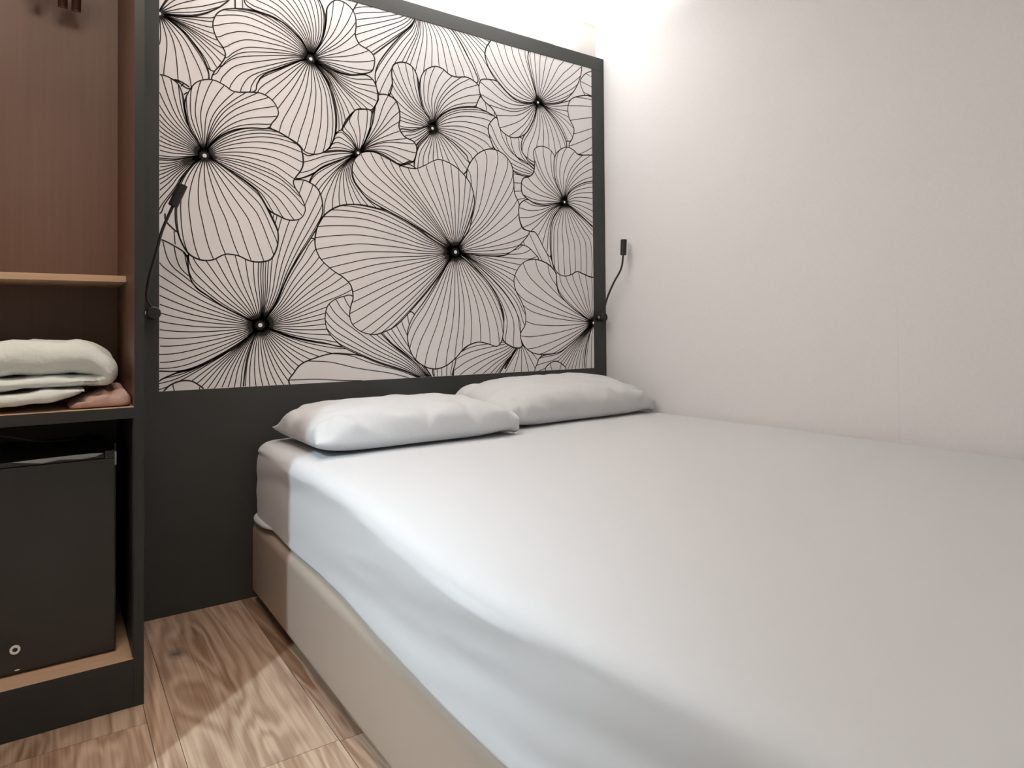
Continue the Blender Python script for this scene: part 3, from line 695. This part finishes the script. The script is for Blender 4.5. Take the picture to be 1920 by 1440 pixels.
ql = layered('folded_quilt', [(-2.57, 0.828), (-2.40, 0.834), (-2.24, 0.836), (-2.14, 0.839), (-2.090, 0.836), (-2.056, 0.820), (-2.040, 0.797), (-2.052, 0.783), (-2.10, 0.783), (-2.20, 0.782), (-2.40, 0.780), (-2.56, 0.780)],
    quilt_th, -0.50, -0.16, M_duvet, 3, amp=0.009)
tag(ql, 'pale green quilt folded over itself on the lower wardrobe shelf', 'quilt')
fo = layered('lower_fold', [(-2.57, 0.742), (-2.40, 0.742), (-2.28, 0.743), (-2.19, 0.747), (-2.13, 0.754), (-2.085, 0.761)], (0.044, 0.018), -0.505, -0.18, M_duvet, 11, ql, amp=0.007)

def pinkdisp(v, d):
    k = (v.z-SHZ)/0.05
    ramp = 0.35+0.65*min(1, max(0, (v.x+2.12)/0.075))
    cr = abs(nz(v.x*30+v.y*12, v.y*26, 2))
    v.z = SHZ+0.001+(v.z-SHZ)*(ramp*0.85-0.55*cr+0.20*nz(v.x*14, v.y*9, 7))
    v.x = min(v.x+0.010*nz(v.y*18, v.z*30, 3)*k, -1.987); v.y += (0.016*nz(v.x*24, v.z*20, 8)+0.010*nz(v.x*60, v.z*50, 1))*k
    v.z = max(v.z, SHZ+0.001)
    return v
pk = obj('crumpled_cloth', cushion(-2.115, -1.989, -0.497, -0.22, arcprof(0.022, SHZ+0.050, SHZ+0.001, 0.012, n=5), 0.02, nst=14, disp=pinkdisp), M_pink, smooth=True)
tag(pk, 'crumpled dusty pink cloth squeezed beside the folded quilt on the shelf', 'cloth')

# ---------------------------------------------------------------- minibar fridge
fr = empty('minibar_fridge', (-2.24, -0.24, 0.114)); tag(fr, 'black minibar fridge in the bottom niche of the wardrobe', 'fridge')
FX0, FX1, FYF, FZ0, FZ1 = -2.46, -2.0175, -0.456, 0.117, 0.607
box('cabinet', FX0+0.004, FX1-0.004, FYF+0.045, -0.05, 0.125, FZ1-0.012, M_fridge, fr, bev=0.004)
bm = bmesh.new(); add_box(bm, FX0, FX1, FYF, FYF+0.040, 0.119, 0.588, 0.004); obj('door', bm, M_fridge, fr)
bm = bmesh.new(); add_box(bm, FX0, FX1-0.024, FYF+0.006, FYF+0.04, 0.588, 0.600, 0.002); obj('door_grip', bm, M_fridge, fr)
bm = bmesh.new(); add_box(bm, FX1-0.0235, FX1, FYF+0.001, FYF+0.04, 0.588, FZ1, 0.002); add_box(bm, FX1-0.003, FX1, FYF+0.015, FYF+0.02, FZ1, FZ1+0.014, 0); obj('hinge', bm, M_fridge, fr)
bm = bmesh.new()
bx_ = [(-2.165, 0.5915), (-2.13, 0.596), (-2.09, 0.5925), (-2.06, 0.595), (-2.044, 0.602), (-2.07, 0.6035), (-2.10, 0.6035), (-2.15, 0.6025), (-2.22, 0.6005), (-2.22, 0.5995)]
a = [bm.verts.new((x, FYF+0.003, z)) for x, z in bx_]; b = [bm.verts.new((x, FYF+0.0045, z)) for x, z in bx_]
bm.faces.new(a); bm.faces.new(b)
for i in range(len(a)): bm.faces.new((a[i], a[(i+1) % len(a)], b[(i+1) % len(a)], b[i]))
obj('protective_film', bm, M_film_highlight, fr, label='torn strip of pale protective film')
box('hinge_highlight', FX1-0.0035, FX1+0.0003, FYF-0.0006, FYF+0.012, 0.571, 0.603, M_film_highlight, fr, bev=0)  # highlight on the hinge edge, put in as a pale strip
for j in fr.children: pass
for f in feet if False else ((-2.42, -0.38), (-2.05, -0.38), (-2.42, -0.10), (-2.05, -0.10)):
    bm = bmesh.new(); tube(bm, [(f[0], f[1], 0.114), (f[0], f[1], 0.127)], 0.014, 14); obj('foot', bm, M_black, fr)
# keyhole with pale ring
def ringmesh(cx, cz, y0, y1, ro, ri, n=28):
    bm = bmesh.new(); L = []
    for (rad, y) in ((ro, y0), (ro*0.97, y1), (ri, y1), (ri, y0)):
        L.append([bm.verts.new((cx+rad*math.cos(2*math.pi*k/n), y, cz+rad*math.sin(2*math.pi*k/n))) for k in range(n)])
    for a, b in ((0, 1), (1, 2), (2, 3), (3, 0)):
        for k in range(n): bm.faces.new((L[a][k], L[a][(k+1) % n], L[b][(k+1) % n], L[b][k]))
    return bm
lk = obj('lock', ringmesh(-2.2145, 0.1735, FYF, FYF-0.003, 0.0102, 0.0052), M_whitering, fr, label='pale round lock ring')
bm = bmesh.new(); tube(bm, [(-2.2145, FYF+0.001, 0.1735), (-2.2145, FYF-0.002, 0.1735)], 0.0050, 20); add_box(bm, -2.2152, -2.2138, FYF-0.0026, FYF-0.002, 0.1700, 0.1770, 0, mi=1); obj('key_cylinder', bm, [M_chrome, M_black], lk)
bm = bmesh.new(); vs = [bm.verts.new((-2.2105+0.0048*math.cos(k/16*2*math.pi), FYF-0.0004, 0.1262+0.0014*math.sin(k/16*2*math.pi))) for k in range(16)]
f_ = bm.faces.new(vs); g_ = bmesh.ops.extrude_face_region(bm, geom=[f_]); bmesh.ops.translate(bm, verts=[v for v in g_['geom'] if isinstance(v, bmesh.types.BMVert)], vec=(0, 0.0006, 0))
obj('badge', bm, M_whitering, fr, label='tiny pale oval badge')
# cable sagging from the niche down behind the fridge
bm = bmesh.new(); tube(bm, catmull([(-2.34, -0.30, 0.672), (-2.28, -0.31, 0.655), (-2.22, -0.31, 0.638), (-2.17, -0.29, 0.622), (-2.10, -0.22, 0.610), (-2.06, -0.12, 0.612), (-2.05, -0.035, 0.56)], 5), 0.0022, 8)
cb = obj('power_cable', bm, M_wire, smooth=True); tag(cb, 'thin grey cable sagging over the top of the minibar fridge', 'cable')

# ---------------------------------------------------------------- passage lamp and added fill panel, outside the frame
dl = empty('pendant_lamp', (-3.0, -1.747, 1.93)); tag(dl, 'small white cone pendant lamp hanging in the passage', 'pendant lamp')
def lathe(prof, cx, cy, n=32):
    bm = bmesh.new(); L = [[bm.verts.new((cx+r*math.cos(2*math.pi*k/n), cy+r*math.sin(2*math.pi*k/n), z)) for k in range(n)] for r, z in prof]
    for a, b in zip(L, L[1:]):
        for k in range(n): bm.faces.new((a[k], a[(k+1) % n], b[(k+1) % n], b[k]))
    return bm
obj('lamp_shade', lathe([(0.075, 1.915), (0.030, 2.00), (0.012, 2.02), (0.012, 2.017), (0.027, 1.997), (0.072, 1.915), (0.075, 1.915)], -3.0, -1.747), M_whitering, dl, smooth=True)
bm = bmesh.new(); tube(bm, [(-3.0, -1.747, 2.015), (-3.0, -1.747, CEIL-0.02)], 0.003, 8); obj('cord', bm, M_wire, dl)
obj('ceiling_rose', lathe([(0.001, CEIL-0.022), (0.035, CEIL-0.020), (0.045, CEIL-0.001), (0.001, CEIL-0.001)], -3.0, -1.747), M_whitering, dl)
pn = empty('added_fill_panel', (-2.10, -1.10, CEIL)); tag(pn, 'flat square fill panel added on the ceiling out of view, for warm ambient light', 'ceiling lamp')  # unseen panel added to go with the warm fill light
box('housing', -2.39, -1.81, -1.39, -0.81, CEIL-0.03, CEIL, M_whitering, pn)
box('diffuser', -2.375, -1.825, -1.375, -0.825, CEIL-0.036, CEIL-0.03, M_fill, pn, bev=0)
